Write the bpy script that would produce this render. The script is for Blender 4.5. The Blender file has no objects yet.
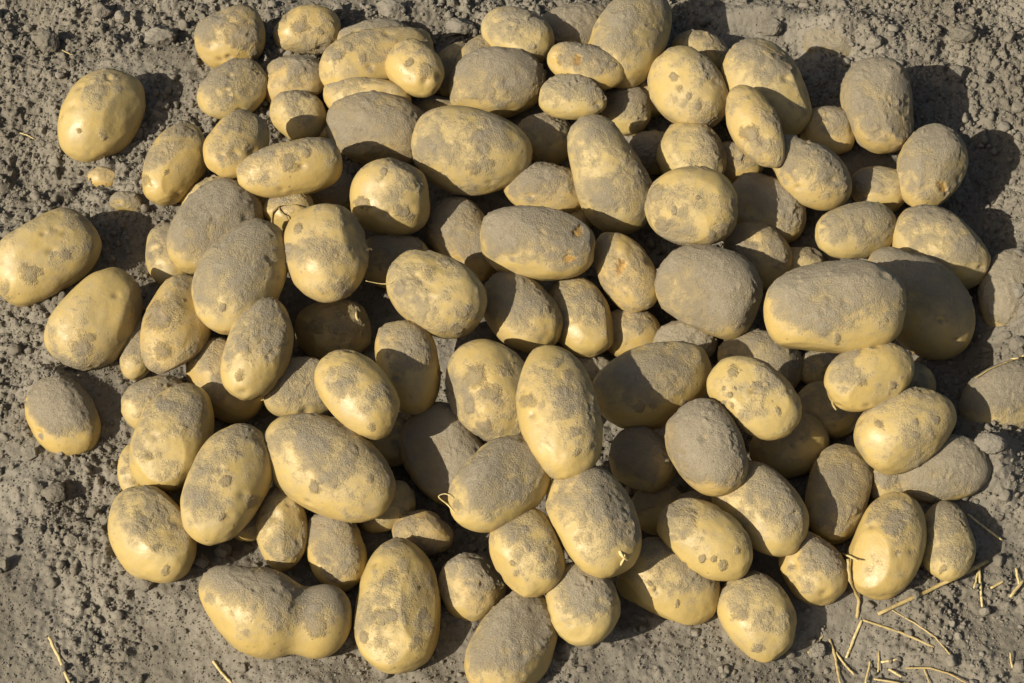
import bpy, bmesh, math, random
import numpy as np
import time
_T = time.time()
from mathutils import Matrix, Vector

rnd = random.Random(7)
rng = np.random.default_rng(7)
scene = bpy.context.scene
COL = scene.collection
W, H = 1024, 683
FPX = 2275.0            # focal length in pixels
D0 = 1.55               # metres to the middle of the picture
PITCH = math.radians(57)
Z0 = 0.05
S0 = D0 / FPX           # metres per pixel at the middle

# ------------------------------------------------------------------ camera
cam_d = bpy.data.cameras.new('camera')
cam_d.lens = 36.0 * FPX / W
cam_d.sensor_width = 36.0
cam_d.clip_start = 0.05
cam_d.clip_end = 500
cam = bpy.data.objects.new('camera', cam_d)
COL.objects.link(cam)
cam.location = (0, -D0 * math.cos(PITCH), Z0 + D0 * math.sin(PITCH))
cam.rotation_euler = (math.pi / 2 - PITCH, 0, 0)
scene.camera = cam
CAM = np.array(cam.location)
RIGHT = np.array([1.0, 0, 0])
FWD = np.array([0, math.cos(PITCH), -math.sin(PITCH)])
UP = np.array([0, math.sin(PITCH), math.cos(PITCH)])


def world(u, v, w):
    """pixel u,v and height w (pixels towards the camera) -> a point in the world"""
    u, v, w = np.asarray(u, float), np.asarray(v, float), np.asarray(w, float)
    d = D0 - w * S0
    return (CAM + FWD * d[..., None] + RIGHT * ((u - W / 2) / FPX * d)[..., None]
            - UP * ((v - H / 2) / FPX * d)[..., None])


def pixel(P):
    q = P - CAM
    d = q @ FWD
    return W / 2 + (q @ RIGHT) / d * FPX, H / 2 - (q @ UP) / d * FPX, (D0 - d) / S0


# ------------------------------------------------------------------ noise
def _hash(i, j, k, seed):
    h = (i.astype(np.uint32) * np.uint32(374761393) + j.astype(np.uint32) * np.uint32(668265263)
         + k.astype(np.uint32) * np.uint32(2246822519) + np.uint32((seed * 3266489917) & 0xffffffff))
    h ^= h >> np.uint32(15)
    h *= np.uint32(2654435761)
    h ^= h >> np.uint32(13)
    h *= np.uint32(3266489917)
    h ^= h >> np.uint32(16)
    return h


def _rand(i, j, k, seed):
    return _hash(i, j, k, seed).astype(np.float64) / 4294967295.0


def noise(P, seed=0):
    """smooth value noise, -1..1"""
    I = np.floor(P).astype(np.int64)
    F = P - I
    F = F * F * F * (F * (F * 6 - 15) + 10)
    out = 0
    for a in (0, 1):
        wa = F[..., 0] if a else 1 - F[..., 0]
        for b in (0, 1):
            wb = F[..., 1] if b else 1 - F[..., 1]
            for c in (0, 1):
                wc = F[..., 2] if c else 1 - F[..., 2]
                out = out + wa * wb * wc * _rand(I[..., 0] + a, I[..., 1] + b, I[..., 2] + c, seed)
    return out * 2 - 1


def fbm(P, octaves=3, seed=0, gain=0.5):
    o, amp, tot = 0, 1.0, 0.0
    for k in range(octaves):
        o = o + amp * noise(P * 2.03 ** k + 11.3 * k, seed + k)
        tot += amp
        amp *= gain
    return o / tot


def lumps(x, y, size, seed, fill=0.6):
    """heights 0..1 of angular crumbs lying in cells of the given size"""
    X, Y = x / size, y / size
    I, J = np.floor(X).astype(np.int64), np.floor(Y).astype(np.int64)
    z = np.zeros_like(I)
    best = np.zeros_like(X)
    for a in (-1, 0, 1):
        for b in (-1, 0, 1):
            i, j = I + a, J + b
            dx = X - i - _rand(i, j, z, seed)
            dy = Y - j - _rand(i, j, z, seed + 1)
            q = _rand(i, j, z, seed + 2)
            r = 0.25 + 0.55 * q ** 2
            on = _rand(i, j, z, seed + 3) < fill
            an = q * 97.0
            ca, sa = np.cos(an), np.sin(an)
            e, f = (dx * ca + dy * sa) / r, (dy * ca - dx * sa) / r
            d = np.maximum(np.maximum(np.abs(e) * 1.05, np.abs(f * 0.8 + e * 0.35) * 1.1), np.abs(f * 0.75 - e * 0.5) * 1.15)
            d = 0.6 * d + 0.4 * np.sqrt(e * e + f * f)
            h = np.minimum(np.clip(1 - d, 0, 1) * 2.2, 0.85 + 0.28 * e - 0.2 * f) * r * 0.85
            best = np.maximum(best, np.where(on & (d < 1), h, 0))
    return best


def sstep(a, b, x):
    t = np.clip((x - a) / (b - a), 0, 1)
    return t * t * (3 - 2 * t)


# ------------------------------------------------------------------ soil heights
MOUND = -0.014
# dips and rises seen in the photo: u, v, radius u, radius v (pixels), metres
SHAPES = [(990, 175, 40, 75, -0.018), (1035, 215, 30, 70, 0.014), (1030, 350, 35, 90, 0.016),
          (965, 345, 25, 60, -0.010), (85, 500, 40, 22, -0.012), (45, 480, 28, 22, 0.008),
          (765, 18, 45, 13, 0.016), (820, 45, 60, 22, -0.008), (690, 25, 30, 22, -0.012), (420, 18, 60, 18, 0.008), (180, 30, 60, 20, -0.006),
          (620, 660, 70, 25, 0.008), (880, 40, 45, 25, 0.010), (60, 185, 60, 20, -0.006),
          (118, 210, 30, 30, 0.006), (40, 405, 45, 22, 0.010), (30, 20, 25, 25, -0.010),
          (960, 640, 60, 30, -0.003), (1000, 470, 30, 25, 0.012), (320, 690, 70, 18, 0.004)]


# soil heaped over half-buried potatoes
COVERS = [(48, 386, 26, 13, 0.014), (1030, 300, 20, 46, 0.026), (1034, 392, 18, 38, 0.022), (835, 30, 34, 16, 0.020),
          (136, 196, 10, 18, 0.010), (103, 166, 14, 8, 0.006), (988, 465, 26, 30, 0.018), (592, 640, 40, 10, 0.008),
          (60, 395, 24, 10, 0.010)]


def _flat(u, v):
    """pixel -> x, y on the plane z = 0"""
    r = FWD + RIGHT * ((u - W / 2) / FPX) - UP * ((v - H / 2) / FPX)
    p = CAM - r * CAM[2] / r[2]
    return p[0], p[1]


_CV = [(*_flat(u, v), ru * S0, rv * S0 / math.sin(PITCH), h) for u, v, ru, rv, h in COVERS]
_SH = [(*_flat(u, v), ru * S0, rv * S0 / math.sin(PITCH), h) for u, v, ru, rv, h in SHAPES]


def h_base(x, y):
    rho2 = (x / 0.29) ** 2 + ((y - 0.005) / 0.262) ** 2
    h = MOUND * np.clip(1 - rho2, 0, 1)
    for cx, cy, rx, ry, k in _SH:
        h = h + k * np.exp(-((x - cx) / rx) ** 2 - ((y - cy) / ry) ** 2)
    P = np.stack([x, y, np.zeros_like(x)], -1)
    return h + 0.006 * noise(P * 9 + 3.1, 21) + 0.0035 * noise(P * 24, 22)


def roughness(P):
    """0 = trodden powder, 1 = crumbly"""
    return sstep(-0.15, 0.65, noise(P * 11 + 7, 31) + 0.5 * noise(P * 30, 32) + 0.45 * sstep(0.05, 0.28, P[..., 1]) + 0.18
                 - 0.45 * sstep(-0.05, -0.22, P[..., 1]) * sstep(0.18, -0.05, P[..., 0]))


def h_full(x, y):
    P = np.stack([x, y, np.zeros_like(x)], -1)
    rough = roughness(P)
    h = h_base(x, y)
    for cx, cy, rx, ry, k in _CV:
        h = h + k * np.exp(-((x - cx) / rx) ** 2 - ((y - cy) / ry) ** 2)
    wx = x + 0.003 * noise(P * 160, 33) + 0.0012 * noise(P * 420, 35)
    wy = y + 0.003 * noise(P * 160 + 50, 34) + 0.0012 * noise(P * 420 + 9, 36)
    h = h + (0.15 + 0.85 * rough) * (0.011 * lumps(wx, wy, 0.024, 41, 0.16) + 0.0075 * lumps(wx, wy, 0.012, 45, 0.30))
    h = h + (0.30 + 0.70 * rough) * (0.0055 * lumps(wx, wy, 0.0068, 51, 0.42) + 0.0030 * lumps(x, y, 0.0040, 55, 0.6))
    h = h + 0.0016 * noise(P * 55, 61) + (0.36 + 0.64 * rough) * (0.0012 * noise(P * 170, 62) + 0.0013 * noise(P * 330, 63) + 0.0013 * noise(P * 640, 64))
    far = sstep(0.7, 3.0, np.hypot(x, y))
    return (h - 0.003) * (1 - far)


def ray_ground(u, v, hf):
    """w (pixels) where the view ray through u,v meets the soil"""
    w = np.zeros_like(u, float)
    for _ in range(14):
        P = world(u, v, w)
        gap = P[..., 2] - hf(P[..., 0], P[..., 1])
        w = w - gap / (S0 * math.sin(PITCH)) * 0.8
    return w


# ------------------------------------------------------------------ materials
def new_mat(name):
    m = bpy.data.materials.new(name)
    m.use_nodes = True
    nt = m.node_tree
    for n in list(nt.nodes):
        nt.nodes.remove(n)
    out = nt.nodes.new('ShaderNodeOutputMaterial')
    b = nt.nodes.new('ShaderNodeBsdfPrincipled')
    nt.links.new(b.outputs[0], out.inputs[0])
    return m, nt, b


class N:
    """small helper to wire nodes"""
    def __init__(s, nt):
        s.nt = nt

    def new(s, kind, **kw):
        n = s.nt.nodes.new(kind)
        for k, v in kw.items():
            setattr(n, k, v)
        return n

    def put(s, sock, val):
        if isinstance(val, bpy.types.NodeSocket):
            s.nt.links.new(val, sock)
        else:
            sock.default_value = val

    def math(s, op, a, b=0.0, c=None, clamp=False):
        n = s.new('ShaderNodeMath', operation=op, use_clamp=clamp)
        s.put(n.inputs[0], a)
        s.put(n.inputs[1], b)
        if c is not None:
            s.put(n.inputs[2], c)
        return n.outputs[0]

    def noise(s, vec, scale, detail=3.0, rough=0.55, dist=0.0):
        n = s.new('ShaderNodeTexNoise')
        s.put(n.inputs['Vector'], vec)
        n.inputs['Scale'].default_value = scale
        n.inputs['Detail'].default_value = detail
        n.inputs['Roughness'].default_value = rough
        n.inputs['Distortion'].default_value = dist
        return n.outputs[0]

    def ramp(s, val, lo, hi, a=0.0, b=1.0):
        n = s.new('ShaderNodeMapRange', interpolation_type='SMOOTHSTEP')
        s.put(n.inputs[0], val)
        n.inputs[1].default_value = lo
        n.inputs[2].default_value = hi
        n.inputs[3].default_value = a
        n.inputs[4].default_value = b
        return n.outputs[0]

    def mix(s, fac, a, b):
        n = s.new('ShaderNodeMix', data_type='RGBA')
        s.put(n.inputs[0], fac)
        s.put(n.inputs[6], a)
        s.put(n.inputs[7], b)
        return n.outputs[2]

    def attr(s, name, kind='GEOMETRY'):
        return s.new('ShaderNodeAttribute', attribute_name=name, attribute_type=kind).outputs['Fac']


SOIL_A = (0.156, 0.135, 0.098, 1)
SOIL_B = (0.224, 0.197, 0.148, 1)
SOIL_C = (0.086, 0.072, 0.050, 1)


def soil_material(name, offset):
    m, nt, b = new_mat(name)
    k = N(nt)
    geo = k.new('ShaderNodeNewGeometry').outputs['Position']
    n1 = k.noise(geo, 14 + offset, 4)
    n2 = k.noise(geo, 130, 4, 0.65)
    n3 = k.noise(geo, 900, 3, 0.7)
    c = k.mix(k.ramp(n1, 0.35, 0.68), SOIL_A, SOIL_B)
    c = k.mix(k.ramp(n2, 0.52, 0.75, 0, 0.55), c, SOIL_C)
    c = k.mix(k.ramp(n3, 0.55, 0.8, 0, 0.45), c, SOIL_B)
    c = k.mix(k.ramp(n3, 0.45, 0.22, 0, 0.5), c, SOIL_C)
    k.put(b.inputs['Base Color'], c)
    b.inputs['Roughness'].default_value = 0.95
    b.inputs['Specular IOR Level'].default_value = 0.15
    bm1 = k.new('ShaderNodeBump')
    bm1.inputs['Strength'].default_value = 0.6
    bm1.inputs['Distance'].default_value = 0.0012
    hsum = k.math('ADD', k.noise(geo, 420, 5, 0.7), k.math('MULTIPLY', k.noise(geo, 1500, 2, 0.6), 0.4))
    k.put(bm1.inputs['Height'], hsum)
    k.put(b.inputs['Normal'], bm1.outputs[0])
    return m


def potato_material():
    m, nt, b = new_mat('potato_skin')
    k = N(nt)
    tc = k.new('ShaderNodeTexCoord').outputs['Object']
    oi = k.new('ShaderNodeObjectInfo')
    sc = k.new('ShaderNodeVectorMath', operation='SCALE')
    comb = k.new('ShaderNodeCombineXYZ')
    k.put(comb.inputs[0], oi.outputs['Random'])
    k.put(comb.inputs[1], k.math('FRACT', k.math('MULTIPLY', oi.outputs['Random'], 17.0)))
    k.put(comb.inputs[2], k.math('FRACT', k.math('MULTIPLY', oi.outputs['Random'], 91.0)))
    k.put(sc.inputs[0], comb.outputs[0])
    sc.inputs['Scale'].default_value = 5.0
    add = k.new('ShaderNodeVectorMath', operation='ADD')
    k.put(add.inputs[0], tc)
    k.put(add.inputs[1], sc.outputs[0])
    vec = add.outputs[0]
    # skin: yellow, a little browner in broad patches
    big = k.noise(vec, 38, 3, 0.55)
    mid = k.noise(vec, 150, 4, 0.6)
    fine = k.noise(vec, 900, 3, 0.65)
    tint = k.attr('tint', 'OBJECT')
    skin = k.mix(tint, (0.460, 0.336, 0.110, 1), (0.415, 0.262, 0.062, 1))
    skin = k.mix(k.ramp(big, 0.40, 0.70, 0, 0.55), skin, (0.375, 0.275, 0.098, 1))
    skin = k.mix(k.ramp(mid, 0.55, 0.78, 0, 0.45), skin, (0.36, 0.245, 0.100, 1))
    skin = k.mix(k.ramp(fine, 0.57, 0.78, 0, 0.42), skin, (0.29, 0.20, 0.09, 1))
    net = k.noise(vec, 420, 5, 0.75, 1.6)
    skin = k.mix(k.ramp(k.math('ABSOLUTE', k.math('SUBTRACT', net, 0.5)), 0.035, 0.0, 0, 0.22), skin, (0.27, 0.19, 0.085, 1))
    skin = k.mix(k.ramp(k.noise(vec, 95, 5, 0.7, 0.8), 0.56, 0.72, 0, 0.40), skin, (0.33, 0.255, 0.135, 1))
    # lenticels: small dark dots
    vo = k.new('ShaderNodeTexVoronoi')
    k.put(vo.inputs['Vector'], vec)
    vo.inputs['Scale'].default_value = 150
    dots = k.math('MULTIPLY', k.ramp(vo.outputs['Distance'], 0.20, 0.08), k.ramp(k.noise(vec, 60, 2), 0.5, 0.62))
    skin = k.mix(k.math('MULTIPLY', dots, 0.55), skin, (0.20, 0.135, 0.07, 1))
    # grey scab spots with ragged edges
    vo2 = k.new('ShaderNodeTexVoronoi')
    wob = k.new('ShaderNodeVectorMath', operation='ADD')
    wn = k.new('ShaderNodeTexNoise')
    k.put(wn.inputs['Vector'], vec)
    wn.inputs['Scale'].default_value = 220
    wn.inputs['Detail'].default_value = 3
    ws = k.new('ShaderNodeVectorMath', operation='SCALE')
    k.put(ws.inputs[0], wn.outputs[1])
    ws.inputs['Scale'].default_value = 0.007
    k.put(wob.inputs[0], vec)
    k.put(wob.inputs[1], ws.outputs[0])
    k.put(vo2.inputs['Vector'], wob.outputs[0])
    vo2.inputs['Scale'].default_value = 48
    cellr = k.new('ShaderNodeSeparateColor')
    k.put(cellr.inputs[0], vo2.outputs['Color'])
    rad = k.math('MULTIPLY', k.ramp(cellr.outputs[0], 0.62, 1.0), 0.34)
    spot = k.ramp(k.math('ADD', k.math('SUBTRACT', rad, vo2.outputs['Distance']), k.math('MULTIPLY', k.math('SUBTRACT', fine, 0.5), 0.16)), 0.0, 0.08)
    skin = k.mix(k.math('MULTIPLY', spot, 0.38), skin, (0.235, 0.185, 0.110, 1))
    # eyes and open flesh
    skin = k.mix(k.math('MULTIPLY', k.attr('eye'), 0.65), skin, (0.16, 0.11, 0.06, 1))
    # dust: thin film, then crusts (where it lies comes with the mesh, its raggedness from here)
    vfine = k.noise(vec, 2000, 2, 0.6)
    dn = k.math('ADD', k.math('MULTIPLY', k.math('SUBTRACT', mid, 0.5), 0.42), k.math('MULTIPLY', k.math('SUBTRACT', fine, 0.5), 0.45))
    dn = k.math('ADD', dn, k.math('MULTIPLY', k.math('SUBTRACT', vfine, 0.5), 0.25))
    dd = k.math('ADD', k.attr('dust'), dn)
    crust = k.ramp(dd, 0.44, 0.98)
    veil = k.ramp(dd, 0.22, 0.76)
    scab = k.ramp(k.math('ADD', k.attr('scab'), k.math('MULTIPLY', dn, 1.3)), 0.30, 0.85)
    film = k.math('MULTIPLY', k.ramp(k.noise(vec, 75, 4, 0.6), 0.30, 0.72), k.attr('film', 'OBJECT'))
    dustc = k.mix(k.ramp(fine, 0.35, 0.65), (0.178, 0.149, 0.101, 1), (0.266, 0.226, 0.155, 1))
    dustc = k.mix(k.math('MULTIPLY', k.attr('tone', 'OBJECT'), k.ramp(big, 0.3, 0.7, 0.4, 1.0)), dustc, (0.300, 0.252, 0.168, 1))
    dustc = k.mix(k.ramp(vfine, 0.56, 0.72, 0, 0.6), dustc, (0.105, 0.086, 0.062, 1))
    c = k.mix(k.math('MULTIPLY', film, 0.85), skin, (0.305, 0.244, 0.128, 1))
    c = k.mix(k.math('MULTIPLY', veil, 0.55), c, (0.270, 0.222, 0.138, 1))
    c = k.mix(k.math('MULTIPLY', scab, 0.58), c, (0.190, 0.155, 0.105, 1))
    c = k.mix(k.math('MULTIPLY', crust, 0.82), c, dustc)
    flesh_n = k.ramp(k.math('ADD', k.attr('flesh'), k.math('MULTIPLY', k.math('SUBTRACT', mid, 0.5), 0.5)), 0.35, 0.70)
    c = k.mix(k.math('MULTIPLY', flesh_n, 0.88), c, k.mix(k.ramp(mid, 0.4, 0.65), (0.50, 0.285, 0.060, 1), (0.27, 0.155, 0.045, 1)))
    crust = k.math('MAXIMUM', crust, scab)
    k.put(b.inputs['Base Color'], c)
    k.put(b.inputs['Roughness'], k.math('ADD', k.math('MULTIPLY', k.math('MAXIMUM', crust, veil), 0.38), k.math('ADD', 0.40, k.math('MULTIPLY', film, 0.35)), clamp=True))
    b.inputs['Specular IOR Level'].default_value = 0.5
    h = k.math('ADD', k.math('MULTIPLY', fine, k.math('ADD', 0.12, k.math('MULTIPLY', crust, 0.9))),
               k.math('MULTIPLY', mid, 0.5))
    h = k.math('ADD', h, k.math('MULTIPLY', k.math('MULTIPLY', vfine, crust), 0.7))
    h = k.math('ADD', h, k.math('MULTIPLY', crust, 0.22))
    h = k.math('SUBTRACT', h, k.math('MULTIPLY', dots, 0.2))
    bm = k.new('ShaderNodeBump')
    bm.inputs['Strength'].default_value = 0.8
    bm.inputs['Distance'].default_value = 0.0011
    k.put(bm.inputs['Height'], h)
    k.put(b.inputs['Normal'], bm.outputs[0])
    return m


def straw_material():
    m, nt, b = new_mat('dry_straw')
    k = N(nt)
    tc = k.new('ShaderNodeTexCoord').outputs['Object']
    n = k.noise(tc, 300, 4, 0.6)
    c = k.mix(k.attr('tint', 'OBJECT'), (0.60, 0.47, 0.20, 1), (0.30, 0.21, 0.07, 1))
    c = k.mix(k.ramp(n, 0.45, 0.7, 0, 0.6), c, (0.24, 0.18, 0.09, 1))
    k.put(b.inputs['Base Color'], c)
    b.inputs['Roughness'].default_value = 0.6
    bm = k.new('ShaderNodeBump')
    bm.inputs['Distance'].default_value = 0.0006
    k.put(bm.inputs['Height'], n)
    k.put(b.inputs['Normal'], bm.outputs[0])
    return m


M_SOIL = soil_material('dry_soil', 0)
M_CLOD = soil_material('soil_clod', 5)
M_POTATO = potato_material()
M_STRAW = straw_material()

# ------------------------------------------------------------------ mesh helpers
_ICO = {}


def ico(sub):
    if sub not in _ICO:
        bm = bmesh.new()
        bmesh.ops.create_icosphere(bm, subdivisions=sub, radius=1.0)
        me = bpy.data.meshes.new('template')
        bm.to_mesh(me)
        bm.free()
        co = np.empty(len(me.vertices) * 3)
        me.vertices.foreach_get('co', co)
        fc = np.empty(len(me.polygons) * 3, np.int32)
        me.polygons.foreach_get('vertices', fc)
        _ICO[sub] = (co.reshape(-1, 3), fc.reshape(-1, 3))
        bpy.data.meshes.remove(me)
    return _ICO[sub]


def make_mesh(name, co, faces, mat, smooth=True):
    me = bpy.data.meshes.new(name)
    nf, n = faces.shape
    me.vertices.add(len(co))
    me.vertices.foreach_set('co', np.ascontiguousarray(co, np.float32).ravel())
    me.loops.add(nf * n)
    me.loops.foreach_set('vertex_index', np.ascontiguousarray(faces, np.int32).ravel())
    me.polygons.add(nf)
    me.polygons.foreach_set('loop_start', np.arange(nf, dtype=np.int32) * n)
    me.polygons.foreach_set('loop_total', np.full(nf, n, np.int32))
    me.update(calc_edges=True)
    me.polygons.foreach_set('use_smooth', np.full(nf, smooth))
    me.materials.append(mat)
    return me


def link(name, me, loc=(0, 0, 0), parent=None):
    o = bpy.data.objects.new(name, me)
    COL.objects.link(o)
    o.location = loc
    if parent is not None:
        o.parent = parent
    return o


def set_attr(me, name, val):
    a = me.attributes.new(name, 'FLOAT', 'POINT')
    a.data.foreach_set('value', np.ascontiguousarray(val, np.float32))


def tag(o, label, cat, group=None):
    o['label'] = label
    o['category'] = cat
    if group:
        o['group'] = group


# ------------------------------------------------------------------ the potatoes
# key: u, v, half length, half width (pixels in the photo), angle of the long axis, layer (low = deep), dust share, label, extras
from_photo = []


def P(u, v, a, b, ang, layer, dust, label, **kw):
    from_photo.append((u, v, a, b, ang, layer, dust, label, kw))

# ---- left side, lying apart on the soil
P(101,116,51,39,60,1,.10,'pale oval potato lying alone on bare soil at the top left corner',bury=9,tint=.15,film=.45,taper=.05)
P(103,177,16,12,0,1,.25,'tiny pale potato tip poking out of soil below the lone oval potato',bury=9,c=.8)
P(127,203,11,17,80,.5,.7,'dusty sliver of a buried potato left of the first upright yellow potato',bury=14,c=.8)
P(45,257,57,39,35,1,.12,'long potato cut by the left edge of the photo, lying apart on soil',bury=11,tint=.2,film=.5,bend=-.06,e=2.4)
P(98,321,55,39,50,1,.30,'kidney shaped potato lying on soil, crumbly dirt patch on its lower end',bury=10,tint=.25,bend=.12,e=2.4,cap=-.3)
P(63,418,44,34,-50,1,.50,'yellow potato at far left with its upper half buried under soil dust',bury=20,tint=.3,cap=1.6,film=.1)
# ---- left flank of the heap
P(175,164,44,29,65,2,.18,'upright yellow potato at the upper left edge with a grey smudge at its top',bury=8,tint=.4,film=.1)
P(210,197,30,18,20,.3,.15,'yellow edge of a potato hidden behind the broad dusty one at upper left',tint=.3)
P(214,228,53,39,45,2.4,.62,'broad lumpy dust covered potato under the long yellow one, upper left',tint=.3,taper=.12)
P(170,255,34,25,-75,1,.25,'small pale potato sticking out left of the broad lumpy dusty one',tint=.2,film=.5)
P(242,276,61,43,65,3,.45,'big grey dusted egg shaped potato left of the round smooth one',taper=-.08,tint=.15,film=.6)
P(177,325,51,34,75,1.6,.45,'potato with thick cracked dirt on its face and yellow rims, left flank',cap=-.1,tint=.55,film=.1)
P(140,350,31,18,80,.3,.3,'narrow pale potato half hidden left of the thickly dirt-caked one',tint=.1,film=.5)
P(259,349,53,33,75,4,.35,'slim upright oval potato with grey specks resting above a shaded one, left middle',tint=.2,film=.45)
P(155,402,34,26,25,.6,.45,'flat dusty potato peeping out behind the top of a smooth yellow one, left edge',tint=.1,film=.6)
P(173,437,56,38,72,2,.22,'large smooth yellow potato at the left edge with a dark scab near its base',lift=10,tint=.15,film=.15,cap=.9)
P(226,380,46,35,-50,1,.35,'dusty potato under the slim upright one, its lower half in shade',film=.6)
P(227,484,62,40,65,2.6,.22,'long clean potato leaning right beside the large smooth yellow one, front left',tint=.2,film=.4,cap=.8)
P(135,468,26,17,90,.3,.1,'pale strip of a potato hidden behind the large smooth yellow one, front left',tint=.1,film=.4)
P(151,535,53,40,-52,2,.22,'egg shaped pale potato at the front left corner of the heap, lying on soil',bury=10,tint=.15,film=.4,cap=.9)
P(252,520,26,20,20,.3,.6,'shaded dusty potato end in the gap right of the long leaning clean one',film=.7)
# ---- top edge
P(231,40,36,30,20,2,.40,'short potato with a dirt band at the top left corner of the heap',tint=.5,film=.15,bury=7,e=2.4)
P(233,91,37,28,35,2.2,.50,'small dust grey oval potato below the one at the heap\'s top left corner',tint=.2,film=.7)
P(237,145,36,29,60,2.4,.25,'stubby yellow potato between the dust grey oval and the long yellow one',tint=.5,film=.2)
P(307,30,34,25,5,2,.35,'round yellow potato alone at the top edge with a dirt blotch in its middle',tint=.45,film=.2,bury=8,cap=0)
P(295,82,33,27,10,1,.45,'dusty potato partly hidden under a small rounder one near the top left',film=.6)
P(298,115,30,25,-30,2.6,.35,'small egg shaped potato left of the big grey dust covered one, near the top',tint=.25,film=.4)
P(375,45,40,25,5,.5,.6,'dusty back of a potato behind the long yellow one on the top edge')
P(376,58,59,30,18,2,.30,'long yellow potato on the top edge lying behind a small clean one',tint=.35,film=.25,e=2.5,taper=-.08)
P(415,69,32,26,-45,4,.15,'small clean yellow potato on top of the long one, upper edge',tint=.4,film=.15)
P(452,70,30,21,70,1,.3,'shaded potato wedged right of the small clean yellow one near the top',film=.5)
P(478,64,32,22,60,1.5,.3,'narrow lit potato leaning behind the wide grey dusted one near the top',film=.4)
P(497,83,49,36,8,3,.70,'wide potato with grey dusted top and yellow lower left, upper middle',tint=.4,film=.2,cap=.9)
P(517,36,38,28,-25,1.6,.45,'rounded pale dusty potato at the top edge above the wide grey dusted one',tint=.1,film=.6)
P(575,30,41,26,15,.4,.75,'dark dusty potato in shade behind the tall one at the top edge')
P(630,37,55,37,62,2,.40,'tall dusty potato at the top edge with a dirt clump on its lower end',tint=.2,film=.55,taper=-.06)
P(586,66,40,21,-15,3,.45,'slim potato with one orange spot lying against the tall one at the top',flesh=[(577,62,5)],tint=.5,film=.4)
P(573,97,34,23,-5,4,.55,'small flattened dusty potato just below the slim one with an orange spot',film=.6,bend=-.1)
P(626,111,26,25,0,1,.60,'small round dusty potato below the slim one, half in shade',film=.6)
P(648,98,23,20,0,0,.4,'dark potato deep in the gap left of the warty round-topped one')
# ---- upper middle
P(367,99,45,21,-6,2,.25,'yellow back edge of a potato behind the big grey dust covered one',tint=.45,film=.2)
P(376,129,51,37,-14,3,.88,'big potato wholly coated in grey dust and crumbs, upper left of centre',cap=.2,film=.6)
P(325,133,14,12,0,.5,.3,'tiny pale potato tip left of the big potato coated in grey dust')
P(432,111,27,15,0,1,.5,'thin shaded potato between the grey coated one and the wide one')
P(290,169,53,28,10,3,.32,'long low yellow potato lying level above the round smooth one, upper left',tint=.45,film=.2,e=2.4)
P(263,203,18,16,0,1,.1,'small bright yellow potato end under the long low yellow one',tint=.4,film=.1)
P(288,211,26,20,5,2.5,.30,'little potato with a dry curled root across it, upper left',tint=.3,film=.3,bury=3)
P(335,195,24,21,30,2,.60,'little grey dusty potato left of the round yellow one, upper middle',film=.6)
P(390,197,40,39,0,4.5,.22,'round ball shaped yellow potato under the big grey coated one',tint=.3,film=.3,tilt=0,cap=.1)
P(471,152,61,44,-12,4,.38,'largest broad potato of the upper middle with a dirt streak down its face',tint=.2,film=.45,cap=.15,taper=-.08)
P(545,140,29,27,0,1,.5,'shaded dusty potato between the largest broad one and the pear shaped one',film=.6)
P(326,253,50,42,110,4,.25,'large round smooth yellow potato left of centre with faint grey specks',tint=.35,film=.3,cap=.1)
P(395,262,36,29,0,.3,.4,'dark shaded potato in the gap right of the large round smooth one')
P(464,240,46,31,-55,2,.50,'dusty potato in half shade left of the flat topped one with orange wounds',film=.4)
P(545,190,43,27,-10,1.6,.60,'dusty potato behind the flat topped one with orange wounds, yellow right end',film=.4)
P(566,212,29,20,-40,1,.2,'yellow side of a potato tucked between two dusty ones, upper centre',tint=.5)
P(537,244,58,37,-8,4.6,.62,'flat topped grey dusted potato with two orange wounds at its right end',flesh=[(578,234,6),(569,259,8)],cap=.9,tint=.35,film=.2,e=2.5)
P(436,293,53,39,-35,3.6,.32,'pale oval potato with scattered dirt right of the large round smooth one, centre',tint=.15,film=.4,cap=.2)
# ---- upper right
P(610,175,66,40,-60,4,.60,'snowman shaped dusty potato with a smaller upper knob, right of centre top',lobes=[(595,143,29,26,-60),(604,165,40,31,-62),(615,193,45,37,-62)],blend=[9,12],film=.7,cap=.3)
P(653,153,25,22,0,1,.8,'dark grey crumbly potato squeezed right of the snowman shaped one')
P(688,90,45,36,-52,4,.28,'warty clean potato with a small crack, upper right of centre',tint=.15,film=.35,cap=.1,dents=[(700,105,4,1.5)])
P(700,52,30,21,-10,1.5,.35,'dusty crown of a potato behind the warty one with a crack',tint=.3)
P(767,89,55,39,-55,3,.30,'large potato with a dusted ridge at the upper right, shaded lower end',tint=.2,film=.45)
P(755,127,46,25,-65,4.2,.28,'slim pointed potato leaning left of the knobbly one, upper right',tint=.4,film=.25,cap=0)
P(735,163,29,21,0,.2,.5,'shaded dark potato under the slim pointed one, upper right')
P(828,132,28,26,0,.6,.35,'dark yellow potato fully in shade left of the upright dusty one',tint=.7)
P(878,106,49,36,98,2,.72,'upright barrel shaped dusty potato at the upper right edge',bury=8,cap=.5,film=.6,e=2.5)
P(833,44,30,21,0,.5,.85,'soil covered potato buried in the ground above the upright barrel one',bury=29)
P(809,173,46,32,-38,4,.60,'knobbly dusty potato with a cleft at its upper left, right side',lobes=[(786,153,20,18,20),(813,176,42,31,-38)],blend=[5],film=.6)
P(931,168,45,34,68,2,.60,'dusty potato at the right edge with an orange wound near its base',flesh=[(937,189,7)],bury=8,film=.6,tint=.3)
P(878,190,29,24,-15,1.5,.45,'small shaded potato between the upright barrel one and the right edge',film=.4)
P(692,157,38,33,-52,4,.30,'potato half covered from below by the round pale yellow one, right of centre',film=.35,cap=.1)
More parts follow.
